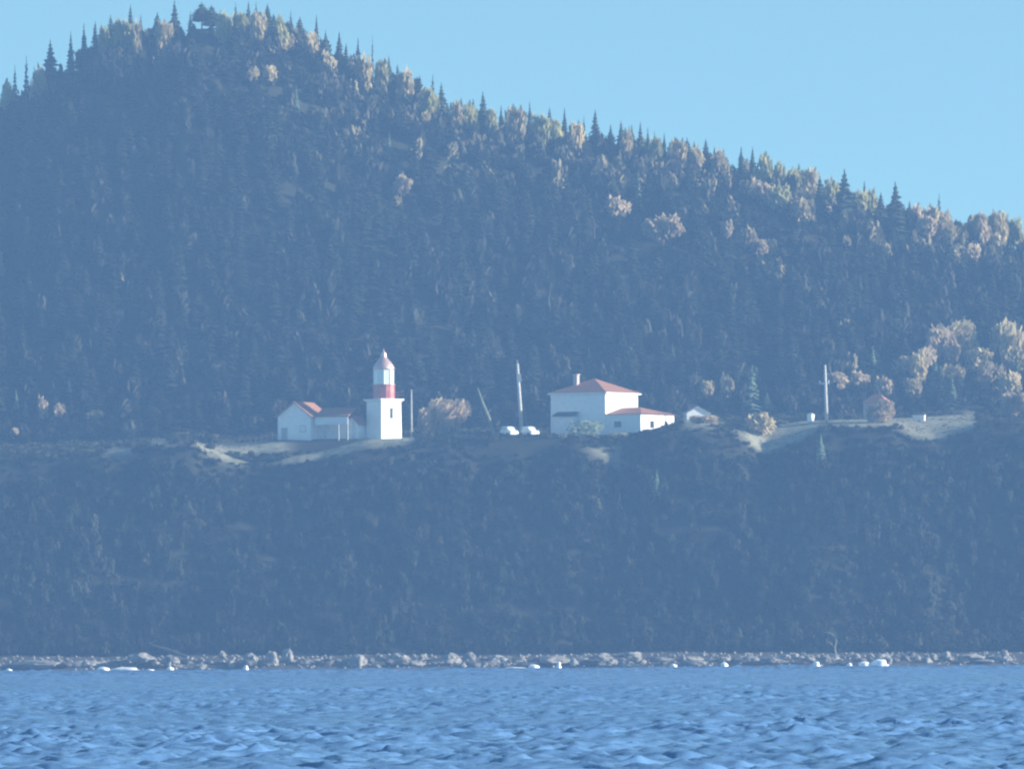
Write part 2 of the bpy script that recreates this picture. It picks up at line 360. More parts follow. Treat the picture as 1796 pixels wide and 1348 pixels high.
ZONES = [(0, 118, 'on the lowest shoulder beside the summit'), (118, 258, 'on the steep flank climbing to the summit'), (258, 385, 'around the bright gap on the summit'),
         (385, 480, 'on the tan crest of the summit'), (480, 610, 'where the ridge drops off the summit'), (610, 790, 'on the ridge above the lighthouse'), (790, 955, 'on the ridge above the tall mast'),
         (955, 1130, 'on the ridge above the two-storey house'), (1130, 1290, 'on the ridge above the small white shed'), (1290, 1500, 'on the ridge above the cross-armed pole'),
         (1500, 1640, 'on the ridge above the red-roofed hut'), (1640, 1800, 'on the lowest tail of the ridge')]
zone_n = {}
def zone_label(look, x, kind):
    for a, b, t in ZONES:
        if a <= x < b:
            n = zone_n.get((kind, t), 0); zone_n[(kind, t)] = n + 1
            return f'{look} {t}, {ORD[n]} of its row'
# skyline conifers: tip x, tip y, half width px, look
SPR = [(26, 114, 7, 'thin'), (46, 97, 7, 'slim dark'), (88, 70, 17, 'ragged leaning'), (124, 55, 8, 'tall thin'), (147, 40, 9, 'slender dark'), (167, 37, 10, 'short'),
       (194, 27, 14, 'blunt dark'), (229, 8, 10, 'tall spiky'), (247, 25, 8, 'small narrow'), (276, 22, 17, 'broad grey'), (306, 1, 15, 'tallest pointed'), (334, 20, 6, 'stunted bare'),
       (354, 5, 19, 'open-bottomed dark'), (371, 10, 18, 'bushy dark'), (413, 3, 6, 'thin spike'), (436, 1, 8, 'tall thin'), (449, 4, 8, 'narrow'), (469, 7, 14, 'stout dark'), (510, 19, 7, 'thin'),
       (526, 30, 17, 'wide dark'), (555, 25, 9, 'tall spiky'), (571, 53, 9, 'narrow'), (595, 55, 12, 'full'), (607, 76, 10, 'short dark'), (628, 66, 9, 'slim'), (653, 62, 4, 'needle-thin'),
       (682, 97, 11, 'dark pointed'), (697, 112, 8, 'small'), (736, 133, 17, 'wide dark'), (759, 130, 7, 'tall thin'), (774, 145, 14, 'full dark'), (809, 170, 9, 'small dark'),
       (830, 174, 14, 'rounded'), (847, 161, 15, 'broad pointed'), (879, 185, 9, 'small dark'), (900, 182, 19, 'wide blunt'), (929, 178, 9, 'slim'), (964, 187, 9, 'dark pointed'),
       (990, 188, 9, 'thin'), (1014, 210, 11, 'short'), (1024, 203, 7, 'thin'), (1044, 192, 12, 'tall dark'), (1071, 218, 11, 'short'), (1089, 212, 12, 'full dark'), (1108, 218, 11, 'dark'),
       (1123, 213, 9, 'slim round-topped'), (1136, 223, 8, 'narrow'), (1148, 230, 7, 'small'), (1165, 232, 8, 'thin'), (1184, 240, 14, 'squat'), (1205, 242, 18, 'wide dark'),
       (1238, 244, 14, 'tall dark'), (1253, 257, 9, 'short'), (1269, 260, 8, 'small'), (1300, 257, 11, 'pointed dark'), (1320, 257, 9, 'slender dark'), (1375, 287, 8, 'small'), (1401, 285, 9, 'small dark'),
       (1438, 309, 19, 'broad blunt'), (1481, 297, 24, 'biggest dark'), (1516, 316, 9, 'small'), (1545, 337, 15, 'rounded dark'), (1570, 319, 22, 'big dark'), (1595, 352, 10, 'narrow'),
       (1647, 339, 7, 'thin lone'), (1677, 384, 17, 'squat dark'), (1789, 380, 10, 'small dark')]
big = {1481: 1400, 1438: 1402, 1570: 1400, 1545: 1404}
for i, (px, py, hw, look) in enumerate(SPR):
    Y = big.get(px, 1416 + (i * 7 % 5)); p = at(px, py, Y); zb = ground(p.x, Y) - .3
    h = max(p.z - zb, 3.0); rad = hw / F * Y * 1.5
    k = 2 if hw < 8 else (i % 2 if hw < 13 else 1)
    plant('spruce', zone_label(look + ' spruce', px, 's'), 'spruce', (p.x, Y, zb), h, rad, GAPC if px in (354, 371) else CON[k], TRUNK_C, 'spruces standing on the skyline')
# skyline and hillside leafy trees: crown centre x, top y, half width px, Y or None for the ridge, colour, look
DEC = [(12, 140, 18, 'gold'), (66, 118, 20, 'tan'), (182, 48, 14, 'gold'), (215, 32, 22, 'gold'), (238, 38, 14, 'tan'), (288, 38, 22, 'tan'), (392, 20, 20, 'gold'), (420, 18, 22, 'gold'), (452, 22, 18, 'tan'), (492, 28, 20, 'gold'),
       (500, 60, 22, 'tan'), (545, 58, 18, 'tan'), (580, 90, 24, 'tan'), (640, 98, 22, 'tan'), (668, 105, 18, 'gold'), (705, 118, 24, 'tan'), (752, 150, 22, 'gold'), (800, 178, 16, 'tan'), (826, 180, 18, 'gold'),
       (862, 186, 16, 'gold'), (905, 190, 24, 'tan'), (948, 198, 22, 'gold'), (975, 205, 18, 'gold'), (1010, 216, 18, 'tan'), (1095, 226, 18, 'tan'), (1150, 236, 18, 'gold'), (1190, 246, 20, 'tan'), (1222, 252, 16, 'tan'),
       (1260, 264, 20, 'tan'), (1346, 272, 18, 'gold'), (1365, 284, 20, 'gold'), (1392, 292, 24, 'gold'), (1420, 296, 22, 'tan'), (1460, 312, 18, 'gold'), (1508, 330, 20, 'gold'), (1530, 334, 16, 'gold'), (1606, 358, 18, 'rust'),
       (1630, 362, 22, 'tan'), (1660, 372, 20, 'rust'), (1702, 378, 16, 'tan'), (1722, 368, 20, 'rust'), (1750, 372, 22, 'tan'), (1778, 380, 18, 'gold')]
look_of = {'tan': 'tan leafy tree', 'gold': 'yellowing leafy tree', 'rust': 'pinkish brown leafy tree'}
for i, (px, py, hw, c) in enumerate(DEC):
    Y = 1411 + (i * 5 % 4); p = at(px, py, Y); zb = ground(p.x, Y) - .3
    plant('leafy_tree', zone_label(look_of[c], px, c), 'tree', (p.x, Y, zb), max(p.z - zb, 3.2), hw / F * Y, LEAF[c][i % 3], TRUNK_D[i % 3], 'autumn trees along the skyline')
def hill_Y(px, py):                                  # where the line of sight meets the hill behind the terrace
    for Y in np.arange(1303, 1425, .5):
        p = at(px, py, Y)
        if p.z < ground(p.x, Y): return float(Y)
    return 1424.0
# hillside trees: x, base y, top y, half width, crown kind, label
CLEAR = []
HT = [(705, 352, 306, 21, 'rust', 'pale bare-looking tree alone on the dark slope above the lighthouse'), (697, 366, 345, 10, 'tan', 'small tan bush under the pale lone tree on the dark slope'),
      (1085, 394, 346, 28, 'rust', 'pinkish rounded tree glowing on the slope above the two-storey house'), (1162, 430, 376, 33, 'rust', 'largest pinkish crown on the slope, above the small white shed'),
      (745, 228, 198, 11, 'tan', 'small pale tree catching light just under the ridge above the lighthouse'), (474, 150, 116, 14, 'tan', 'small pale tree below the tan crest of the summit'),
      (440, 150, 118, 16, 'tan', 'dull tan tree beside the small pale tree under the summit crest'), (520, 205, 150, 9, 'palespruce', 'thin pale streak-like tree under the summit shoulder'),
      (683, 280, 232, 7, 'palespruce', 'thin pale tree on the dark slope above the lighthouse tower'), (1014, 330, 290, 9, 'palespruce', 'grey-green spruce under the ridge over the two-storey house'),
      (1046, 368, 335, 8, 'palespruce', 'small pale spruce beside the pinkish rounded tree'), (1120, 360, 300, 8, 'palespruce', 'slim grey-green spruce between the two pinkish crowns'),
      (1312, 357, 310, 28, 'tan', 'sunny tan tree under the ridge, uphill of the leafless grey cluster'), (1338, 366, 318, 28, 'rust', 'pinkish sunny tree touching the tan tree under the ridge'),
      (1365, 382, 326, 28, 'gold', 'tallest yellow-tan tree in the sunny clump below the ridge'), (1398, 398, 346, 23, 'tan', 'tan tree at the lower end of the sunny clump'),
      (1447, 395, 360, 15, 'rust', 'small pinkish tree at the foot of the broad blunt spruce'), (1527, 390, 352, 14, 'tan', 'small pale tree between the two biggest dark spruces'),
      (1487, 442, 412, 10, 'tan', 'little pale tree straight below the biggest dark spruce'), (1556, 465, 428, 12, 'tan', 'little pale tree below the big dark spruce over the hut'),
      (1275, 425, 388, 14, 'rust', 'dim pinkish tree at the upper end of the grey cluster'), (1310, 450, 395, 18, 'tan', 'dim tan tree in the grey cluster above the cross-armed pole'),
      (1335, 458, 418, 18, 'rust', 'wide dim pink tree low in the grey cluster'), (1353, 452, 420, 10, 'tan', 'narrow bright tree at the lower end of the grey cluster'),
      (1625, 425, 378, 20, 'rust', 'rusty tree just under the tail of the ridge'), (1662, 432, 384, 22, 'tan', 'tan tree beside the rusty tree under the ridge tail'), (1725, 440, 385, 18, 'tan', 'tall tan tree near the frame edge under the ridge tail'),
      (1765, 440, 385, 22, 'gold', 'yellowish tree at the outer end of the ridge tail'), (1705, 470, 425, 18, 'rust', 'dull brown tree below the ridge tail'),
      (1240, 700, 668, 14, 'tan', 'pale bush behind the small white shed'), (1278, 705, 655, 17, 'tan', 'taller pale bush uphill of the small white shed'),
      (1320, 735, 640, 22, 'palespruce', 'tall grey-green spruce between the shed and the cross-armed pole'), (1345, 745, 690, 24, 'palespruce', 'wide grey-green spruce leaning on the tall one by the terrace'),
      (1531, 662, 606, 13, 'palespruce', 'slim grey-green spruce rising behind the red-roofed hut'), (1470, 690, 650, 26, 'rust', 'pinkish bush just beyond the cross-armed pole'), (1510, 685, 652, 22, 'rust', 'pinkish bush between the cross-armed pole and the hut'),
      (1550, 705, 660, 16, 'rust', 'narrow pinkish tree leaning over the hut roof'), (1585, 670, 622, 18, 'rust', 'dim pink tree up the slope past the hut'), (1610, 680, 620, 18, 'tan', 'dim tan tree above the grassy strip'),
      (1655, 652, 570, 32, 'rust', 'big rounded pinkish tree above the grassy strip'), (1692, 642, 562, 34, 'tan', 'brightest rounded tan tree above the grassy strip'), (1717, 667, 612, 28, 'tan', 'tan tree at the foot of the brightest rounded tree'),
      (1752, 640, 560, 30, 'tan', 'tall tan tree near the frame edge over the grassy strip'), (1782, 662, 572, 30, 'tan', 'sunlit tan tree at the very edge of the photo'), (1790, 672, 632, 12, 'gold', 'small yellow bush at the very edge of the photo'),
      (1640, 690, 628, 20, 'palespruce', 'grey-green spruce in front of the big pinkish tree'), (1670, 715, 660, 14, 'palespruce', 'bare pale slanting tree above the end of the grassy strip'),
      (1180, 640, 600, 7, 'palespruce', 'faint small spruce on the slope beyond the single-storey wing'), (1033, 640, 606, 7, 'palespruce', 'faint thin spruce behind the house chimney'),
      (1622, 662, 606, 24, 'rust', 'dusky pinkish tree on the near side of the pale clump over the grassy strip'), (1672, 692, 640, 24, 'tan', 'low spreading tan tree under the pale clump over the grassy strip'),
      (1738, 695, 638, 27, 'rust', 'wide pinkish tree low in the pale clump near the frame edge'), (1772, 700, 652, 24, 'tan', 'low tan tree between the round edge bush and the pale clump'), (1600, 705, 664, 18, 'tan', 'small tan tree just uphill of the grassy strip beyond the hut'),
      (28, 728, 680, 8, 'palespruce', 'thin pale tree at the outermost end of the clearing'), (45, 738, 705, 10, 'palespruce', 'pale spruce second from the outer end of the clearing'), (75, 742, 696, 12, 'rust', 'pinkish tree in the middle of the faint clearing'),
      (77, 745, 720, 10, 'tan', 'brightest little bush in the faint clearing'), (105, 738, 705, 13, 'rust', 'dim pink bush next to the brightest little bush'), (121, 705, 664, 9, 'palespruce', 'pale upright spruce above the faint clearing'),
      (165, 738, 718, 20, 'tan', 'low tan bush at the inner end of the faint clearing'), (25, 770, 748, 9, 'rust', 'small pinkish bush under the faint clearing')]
for i, (px, yb, yt, hw, k, lab) in enumerate(HT):
    Y = hill_Y(px, yb); p = at(px, yb, Y); g = ground(p.x, Y) - .2; top = at(px, yt, Y).z
    h = max(top - g, 1.6); rad = hw / F * Y * 1.15
    con = k == 'palespruce'; CLEAR.append((p.x, Y, rad, h))
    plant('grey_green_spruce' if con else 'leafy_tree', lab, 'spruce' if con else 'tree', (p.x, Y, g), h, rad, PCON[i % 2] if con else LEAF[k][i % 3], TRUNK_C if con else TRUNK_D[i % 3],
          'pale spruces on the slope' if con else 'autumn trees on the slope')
# terrace bushes
for px, yb, yt, hw, Y, k, lab in [(782, 768, 699, 42, 1276, 'rust', 'rounded tan bush between the lighthouse and the leaning bare trunk'), (750, 768, 716, 20, 1280, 'rust', 'smaller greyish bush touching the rounded tan bush'),
                                  (1543, 742, 699, 37, 1266, 'rust', 'rounded tan bush in front of the red-roofed hut'), (1784, 742, 688, 32, 1275, 'rust', 'round pinkish bush cut by the edge of the photo'),
                                  (1232, 746, 728, 30, 1262, 'rust', 'low brownish bush in front of the small white shed'), (1335, 756, 722, 34, 1262, 'tan', 'low greyish bush below the two grey-green spruces'),
                                  (1088, 800, 768, 20, 1256, 'tan', 'straggly pale bush on the lip below the single-storey wing')]:
    p = at(px, yb, Y); g = ground(p.x, Y) - .1
    plant('bush', lab, 'bush', (p.x, Y, g), max(at(px, yt, Y).z - g, .9) * 1.02, hw / F * Y, BUSH[k][int(px) % 2], TRUNK_D[1], 'bushes on the terrace')
# cliff face: a few pale shrubs that stand out
for px, yb, yt, hw, lab in [(1152, 880, 822, 13, 'faint grey-green spruce on the cliff below the single-storey wing'), (1087, 893, 862, 7, 'small faint spruce lower down the cliff face'), (1440, 812, 760, 14, 'faint spruce on the cliff under the cross-armed pole')]:
    Y = 1250.0
    for Yc in np.arange(1218, 1256, .4):
        p = at(px, yb, Yc)
        if p.z < ground(p.x, Yc): Y = float(Yc); break
    p = at(px, yb, Y); g = ground(p.x, Y) - .2
    plant('grey_green_spruce', lab, 'spruce', (p.x, Y, g), max(at(px, yt, Y).z - g, 1.5), hw / F * Y, PCON[0], TRUNK_C, 'pale spruces on the cliff')

# ---- the wooded mass: one object of kind stuff
def mass(name, spots, label, m=None, nl=70, sl=.15):
    protoC = [conifer_mesh('tmp', s, 11, 6, .12, .62, jit=.06) for s in (101, 102, 103)]; protoD = [leafy_mesh('tmp', s, nl, sl, None, z0=.1) for s in (111, 112, 113)]
    arr = []
    for pm in protoC + protoD:
        v = np.zeros(len(pm.vertices) * 3); pm.vertices.foreach_get('co', v)
        arr.append((v.reshape(-1, 3), [tuple(p.vertices) for p in pm.polygons]))
    for pm in protoC + protoD: bpy.data.meshes.remove(pm)
    Vs, Fs, Cs, off = [], [], [], 0
    for (x, y, z, h, r, k, c) in spots:
        v, f = arr[k]; a = random.uniform(0, 6.28); ca, sa = math.cos(a), math.sin(a)
        q = np.stack([x + r * (v[:, 0] * ca - v[:, 1] * sa), y + r * (v[:, 0] * sa + v[:, 1] * ca), z + h * v[:, 2]], 1)
        Vs.append(q); Fs += [tuple(i + off for i in t) for t in f]; off += len(v); Cs.append(np.tile(np.array([*c, 1.0]), (len(v), 1)))
    me = bpy.data.meshes.new(name); me.from_pydata(np.concatenate(Vs).tolist(), [], Fs); me.update()
    at_ = me.color_attributes.new('tone', 'FLOAT_COLOR', 'POINT'); at_.data.foreach_set('color', np.concatenate(Cs).ravel())
    me.materials.append(m or M['forest']); o = link(name, me); o['kind'] = 'stuff'; o['label'] = label; return o
spots = []
def tone(kind, d):
    v = random.uniform(.75, 1.3)
    if kind == 'c': return (.034 * v, .045 * v, .030 * v)
    if kind == 'g': return ((.075 * v, .07 * v, .055 * v) if d else (.05 * v, .05 * v, .04 * v))
    return (.21 * v, .18 * v, .105 * v)
n_t = 0
while n_t < 4300:
    x = random.uniform(-112, 112); y = random.uniform(1301, 1424)
    if abs(x) > y * .0576 + 20: continue
    ppx = W0 / 2 + x / y * F
    near = any(abs(x - cx_) < cr + .8 and cy_ - 11 < y < cy_ + 1 for cx_, cy_, cr, ch in CLEAR)
    n_t += 1; z = ground(x, y) - .2
    ridge = y > (1386 if x > -42 else 1404); pr = mnoise.noise((x * .035, y * .05, 5))
    east = x / (y * .0576)                            # towards the sunny end of the ridge there is more leafy growth
    d = random.random()
    leafy = (.18 + .45 * max(0, pr) + .15 * max(0, east)) + (.3 if ridge else 0)
    if d < leafy:
        tn = 'd' if random.random() < ((.62 if east > .35 else .26) if ridge else .012) else 'g'
        h = random.uniform(3, 4.4) if ridge else random.uniform(3, 5.5); spots.append((x, y, z, h, random.uniform(1.2, 2.0), 3 + n_t % 3, tone(tn, ridge)))
    else:
        h = random.uniform(3.0, 4.6) if ridge else random.uniform(3, 7); spots.append((x, y, z, h, random.uniform(1.1, 1.8) + h * .06, n_t % 3, tone('c', 0)))
    if near: spots[-1] = (*spots[-1][:3], min(spots[-1][3], random.uniform(1.8, 3.0)), 1.3, n_t % 3, tone('c', 0))
    if y > 1398 and 322 < ppx < 386: spots[-1] = (*spots[-1][:3], random.uniform(.5, 1.1), random.uniform(.6, 1.0), 3 + n_t % 3, tone('g', 0))
    if y < 1312: spots[-1] = (*spots[-1][:3], min(spots[-1][3], 3.5), *spots[-1][4:])
for cx_, cy_, cr, ch in CLEAR:                         # low growth at the foot of the trees that stand out
    if cy_ < 1305: continue
    for k in range(14):
        x = cx_ + random.uniform(-1, 1) * (cr + 1.6); y = cy_ - random.uniform(.5, 11)
        if y > 1303: spots.append((x, y, ground(x, y) - .2, random.uniform(.8, 1.7), random.uniform(.7, 1.2), 3 + k % 3, tone('g', 0)))
mass('forest', spots, 'dense dark spruce wood covering the hill behind the terrace')
spots = []; n_t = 0
gm = gm_raw
while n_t < 7000:
    x = random.uniform(-92, 92); y = random.uniform(1213.5, 1256) if n_t < 5200 else random.uniform(1243, 1259)
    n_t += 1; i = min(np.searchsorted(xs, x), nx - 1); j = min(np.searchsorted(ys, y), ny - 1)
    if gm[i, j] > .3 or (y > 1252 and 866 < W0 / 2 + x / y * F < 955): continue
    e = (1254 - y) / 40; h = random.uniform(.35, .85) if y > 1250 else random.uniform(.5, .9) + min(1, e * 3) * random.uniform(.4, 2.4)
    d = random.random(); v = random.uniform(.8, 1.2) * (1 + .45 * mnoise.noise((x * .045, y * .09, 7)))
    c = (.036 * v, .047 * v, .032 * v) if d < .80 else ((.048 * v, .052 * v, .038 * v) if d < .997 else (.14 * v, .13 * v, .09 * v))
    spots.append((x, y, ground(x, y) - .2, h, random.uniform(.7, 1.3) * (1 if y < 1250 else .7), n_t % 3 if d < .5 else 3 + n_t % 3, c))
KEEP = [(487, 735), (885, 1190), (1200, 1250), (1400, 1470), (1500, 1570)]
for k in range(6000):                                 # rough growth on the terrace itself
    x = random.uniform(-95, 95); y = random.uniform(1254, 1303); i = min(np.searchsorted(xs, x), nx - 1); j = min(np.searchsorted(ys, y), ny - 1)
    px = W0 / 2 + x / y * F
    if any(a < px < b for a, b in KEEP) and 1259 < y < 1280: continue
    gr_ = gm[i, j] > .3
    if gr_ and random.random() < .3: continue
    v = random.uniform(.7, 1.3); h = random.uniform(.12, .3) if gr_ else random.uniform(.3, .8)
    spots.append((x, y, ground(x, y) - .1, h, h * random.uniform(.8, 1.4), 3 + k % 3, (.26 * v, .23 * v, .15 * v) if gr_ else ((.05 * v, .06 * v, .04 * v) if random.random() < .8 else (.13 * v, .12 * v, .08 * v))))
mass('undergrowth', spots, 'dark scrub covering the sea cliff below the terrace', M['scrub'], 84, .105)

# ------------------------------------------------------------------ buildings
def base(px, py, Y): p = at(px, py, Y); return p
PPM = F / YP
# keeper's house with single-storey wing
b31 = R(31)
p0 = base(1062, 765, 1266)
hs = thing('keepers_house', 'white two-storey house with red hipped roof, chimney and low wing', 'house', (p0.x, p0.y, p0.z), -b31)
MB().box(-9, 0, 0, 9.2, -.6, 6.25).build('wall', M['white'], hs)
def hip(mb, x0, x1, y0, y1, z, hgt, apex, ov=.4):
    A = [(x0 - ov, y0 - ov, z), (x1 + ov, y0 - ov, z), (x1 + ov, y1 + ov, z), (x0 - ov, y1 + ov, z)]
    (ax, ay), (bx, by) = apex
    T = [(ax, ay, z + hgt), (bx, by, z + hgt)]
    V = A + T
    if apex[0] == apex[1]: return mb.add(A + [T[0]], [(0, 1, 4), (1, 2, 4), (2, 3, 4), (3, 0, 4), (3, 2, 1, 0)])
    return mb.add(V, [(0, 1, 5, 4), (1, 2, 5), (2, 3, 4, 5), (3, 0, 4), (3, 2, 1, 0)])
rf = hip(MB(), -9, 0, 0, 9.2, 6.3, 2.15, ((-4.5, 4.6), (-4.5, 4.6))).build('roof', M['red'], hs)
MB().box(-6.6, -5.95, 2.2, 2.85, 6.6, 8.9).box(-6.68, -5.87, 2.12, 2.93, 8.9, 9.05).build('chimney', M['brick'], rf)
fm = MB()
for (x0, x1, y0, y1) in ((-9.38, .38, -.39, -.36), (.36, .39, -.36, 9.56), (-9.38, .38, 9.56, 9.59), (-9.39, -9.36, -.36, 9.56)): fm.box(x0, x1, y0, y1, 6.1, 6.28)
fm.build('fascia', M['white2'], rf)
wg = MB().box(.02, 5.8, .02, 9.5, -.6, 3.05).build('wing', M['white'], hs)
mb = MB()
A = [(.02, -.35, 3.1), (6.2, -.35, 3.1), (6.2, 9.85, 3.1), (.02, 9.85, 3.1), (.02, 4.75, 4.2), (2.9, 4.75, 4.2)]
mb.add(A, [(0, 1, 5, 4), (1, 2, 5), (2, 3, 4, 5), (0, 4, 3), (3, 2, 1, 0)]).build('roof', M['red'], wg)
for (y0, y1, z0, z1) in ((2.6, 3.7, 1.15, 2.15), (6.7, 7.6, .75, 2.15)):
    wn = MB().box(5.8, 5.86, y0 - .08, y1 + .08, z0 - .08, z1 + .08).build('window', M['white2'], wg)
    MB().box(5.86, 5.875, y0, y1, z0, z1).build('pane', M['dark'], wn)
wn = MB().box(1.4, 2.7, -.04, .02, 1.2, 2.2).build('window', M['white2'], wg); MB().box(1.48, 2.62, -.055, -.04, 1.28, 2.12).build('pane', M['dark'], wn)
wn = MB().box(0, .05, 1.1, 1.9, 4.35, 5.6).build('window', M['trim'], hs); MB().box(.05, .062, 1.18, 1.82, 4.43, 5.52).build('pane', M['white2'], wn)
for x in (-9.03, -.30): MB().box(x, x + .33, -.035, -.003, -.6, 6.1).build('corner_board', M['white'], hs)
pr_ = MB(); slab_roof(pr_, [[(-7.9, -1.6, 3.05), (-4.4, -1.6, 3.05), (-4.4, 0, 3.62), (-7.9, 0, 3.62)]], .12)
po = pr_.build('porch_roof', M['slate'], hs)
MB().box(-7.7, -4.6, -1.35, -.02, -.6, 2.85).build('porch', M['white2'], hs)
# lighthouse
p0 = base(669, 770, 1266)
bt = R(52)
lh = thing('lighthouse', 'square white lighthouse with a red lantern drum and glazed lantern room', 'lighthouse', (p0.x, p0.y, p0.z), -bt)
sx, sy = 3.45, 3.55
MB().rings([[(-sx - .06, -.06, -.8), (.06, -.06, -.8), (.06, sy + .06, -.8), (-sx - .06, sy + .06, -.8)], [(-sx, 0, 5.35), (0, 0, 5.35), (0, sy, 5.35), (-sx, sy, 5.35)]]).build('tower_wall', M['white'], lh)
MB().box(-sx - .12, .12, -.12, sy + .12, 5.35, 5.55).box(-sx - .32, .32, -.32, sy + .32, 5.55, 5.78).build('cornice', M['white2'], lh)
wn = MB().box(0.0, .05, 1.42, 2.13, 2.9, 4.55).build('window', M['white2'], lh); MB().box(.05, .062, 1.52, 2.03, 3.0, 4.45).build('pane', M['dark'], wn)
cx, cy = -sx / 2, sy / 2
MB().lathe([(1.62, 5.78), (1.62, 7.65), (1.72, 7.7), (1.72, 7.85)], 14, (cx, cy)).build('lantern_drum', M['redmetal'], lh)
gl = MB().lathe([(1.5, 7.85), (1.5, 10.0)], 10, (cx, cy)).build('lantern_room', M['glass'], lh)
mu = MB()
for k in range(10):
    a = 2 * math.pi * k / 10; mu.tube([(cx + 1.52 * math.cos(a), cy + 1.52 * math.sin(a), 7.85), (cx + 1.52 * math.cos(a), cy + 1.52 * math.sin(a), 10.0)], .045, 5)
mu.build('glazing_bar', M['white2'], gl)
MB().lathe([(1.60, 9.98), (1.58, 10.2), (1.34, 10.7), (1.0, 11.12), (.70, 11.45), (.48, 11.7), (.40, 11.95), (.42, 12.15), (.34, 12.4), (.14, 12.6), (.05, 13.0)], 14, (cx, cy)).build('lantern_roof', M['cap'], lh, smooth=True)
rl = MB(); e = .26
c4 = [(-sx - e, -e), (e, -e), (e, sy + e), (-sx - e, sy + e)]
for k in range(4):
    (x0, y0), (x1, y1) = c4[k], c4[(k + 1) % 4]
    for f in (0, .33, .66): rl.tube([(x0 + (x1 - x0) * f, y0 + (y1 - y0) * f, 5.78), (x0 + (x1 - x0) * f, y0 + (y1 - y0) * f, 6.75)], .028, 5)
    for z in (6.3, 6.75): rl.tube([(x0, y0, z), (x1, y1, z)], .02, 5)
rl.build('gallery_railing', M['railing'], lh)
# fog signal building
b20 = R(22)
p0 = base(545, 770, 1267.2)
fb = thing('signal_building', 'low white gabled building with red roof and open-fronted wing', 'building', (p0.x, p0.y, p0.z), -b20)
gw = 5.1
MB().add([(-gw, 0, -.5), (0, 0, -.5), (0, 0, 3.3), (-gw / 2, 0, 5.25), (-gw, 0, 3.3), (-gw, 6.8, -.5), (0, 6.8, -.5), (0, 6.8, 3.3), (-gw / 2, 6.8, 5.25), (-gw, 6.8, 3.3)],
         [(0, 1, 2, 3, 4), (9, 8, 7, 6, 5), (1, 6, 7, 2), (5, 0, 4, 9), (2, 7, 8, 3), (4, 3, 8, 9), (0, 5, 6, 1)]).build('wall', M['white'], fb)
mb = MB(); s_ = 1.95 / (gw / 2); o_ = .35
slab_roof(mb, [[(-gw / 2, -o_, 5.42), (o_, -o_, 3.47 - s_ * o_), (o_, 7.1, 3.47 - s_ * o_), (-gw / 2, 7.1, 5.42)], [(-gw - o_, -o_, 3.47 - s_ * o_), (-gw / 2 - .003, -o_, 5.42), (-gw / 2 - .003, 7.1, 5.42), (-gw - o_, 7.1, 3.47 - s_ * o_)]])
mb.build('roof', M['red'], fb)
MB().box(-4.55, -3.6, -.05, 0, -.4, 1.7).build('door', M['trim'], fb)
wn = MB().box(-1.7, -.75, -.04, 0, 1.0, 2.0).build('window', M['trim'], fb); MB().box(-1.62, -.83, -.052, -.04, 1.08, 1.92).build('pane', M['white2'], wn)
wg = MB().box(.02, 5.3, 2.6, 5.6, -.5, 2.9).build('wing', M['white2'], fb)
mb = MB(); slab_roof(mb, [[(.4, .55, 3.3), (5.6, .55, 3.3), (5.6, 3.6, 4.55), (.4, 3.6, 4.55)], [(5.6, 5.95, 3.2), (.4, 5.95, 3.2), (.4, 3.603, 4.55), (5.6, 3.603, 4.55)]])
mb.build('roof', M['red'], wg)
MB().box(.42, 5.5, .62, .72, 2.05, 3.14).build('fascia', M['white2'], wg)
pm = MB()
for x in (1.9, 3.9, 5.3): MB().box(x, x + .18, .64, .82, -.5, 2.05).build('post', M['trim'], wg)
# small shed against the lighthouse
p0 = base(628, 767, 1267.6)
sd = thing('storage_shed', 'tiny white shed with pitched roof close against the lighthouse', 'shed', (p0.x, p0.y, p0.z), R(-35))
MB().add([(-2, 0, -.4), (0, 0, -.4), (0, 0, 2.0), (-1, 0, 3.0), (-2, 0, 2.0), (-2, 2, -.4), (0, 2, -.4), (0, 2, 2.0), (-1, 2, 3.0), (-2, 2, 2.0)],
         [(0, 1, 2, 3, 4), (9, 8, 7, 6, 5), (1, 6, 7, 2), (5, 0, 4, 9), (2, 7, 8, 3), (4, 3, 8, 9), (0, 5, 6, 1)]).build('wall', M['white'], sd)
mb = MB(); slab_roof(mb, [[(-1, -.2, 3.12), (.25, -.2, 1.87), (.25, 2.2, 1.87), (-1, 2.2, 3.12)], [(-2.25, -.2, 1.87), (-1.003, -.2, 3.12), (-1.003, 2.2, 3.12), (-2.25, 2.2, 1.87)]], .1); mb.build('roof', M['red'], sd)
MB().box(-1.45, -.6, -.04, 0, -.3, 1.6).build('door', M['white2'], sd)
# white shed right of the house
p0 = base(1224, 746, 1283)
sd = thing('garden_shed', 'small pale white shed with low gable standing behind a brown bush', 'shed', (p0.x, p0.y, p0.z), R(8))
MB().add([(-1.6, 0, -.6), (1.6, 0, -.6), (1.6, 0, 1.75), (0, 0, 2.7), (-1.6, 0, 1.75), (-1.6, 3, -.6), (1.6, 3, -.6), (1.6, 3, 1.75), (0, 3, 2.7), (-1.6, 3, 1.75)],
         [(0, 1, 2, 3, 4), (9, 8, 7, 6, 5), (1, 6, 7, 2), (5, 0, 4, 9), (2, 7, 8, 3), (4, 3, 8, 9), (0, 5, 6, 1)]).build('wall', M['white2'], sd)
mb = MB(); slab_roof(mb, [[(0, -.2, 2.82), (1.85, -.2, 1.72), (1.85, 3.2, 1.72), (0, 3.2, 2.82)], [(-1.85, -.2, 1.72), (-.003, -.2, 2.82), (-.003, 3.2, 2.82), (-1.85, 3.2, 1.72)]], .1); mb.build('roof', M['trim'], sd)
MB().box(-.5, .5, -.04, 0, -.4, 1.5).build('door', M['trim'], sd)
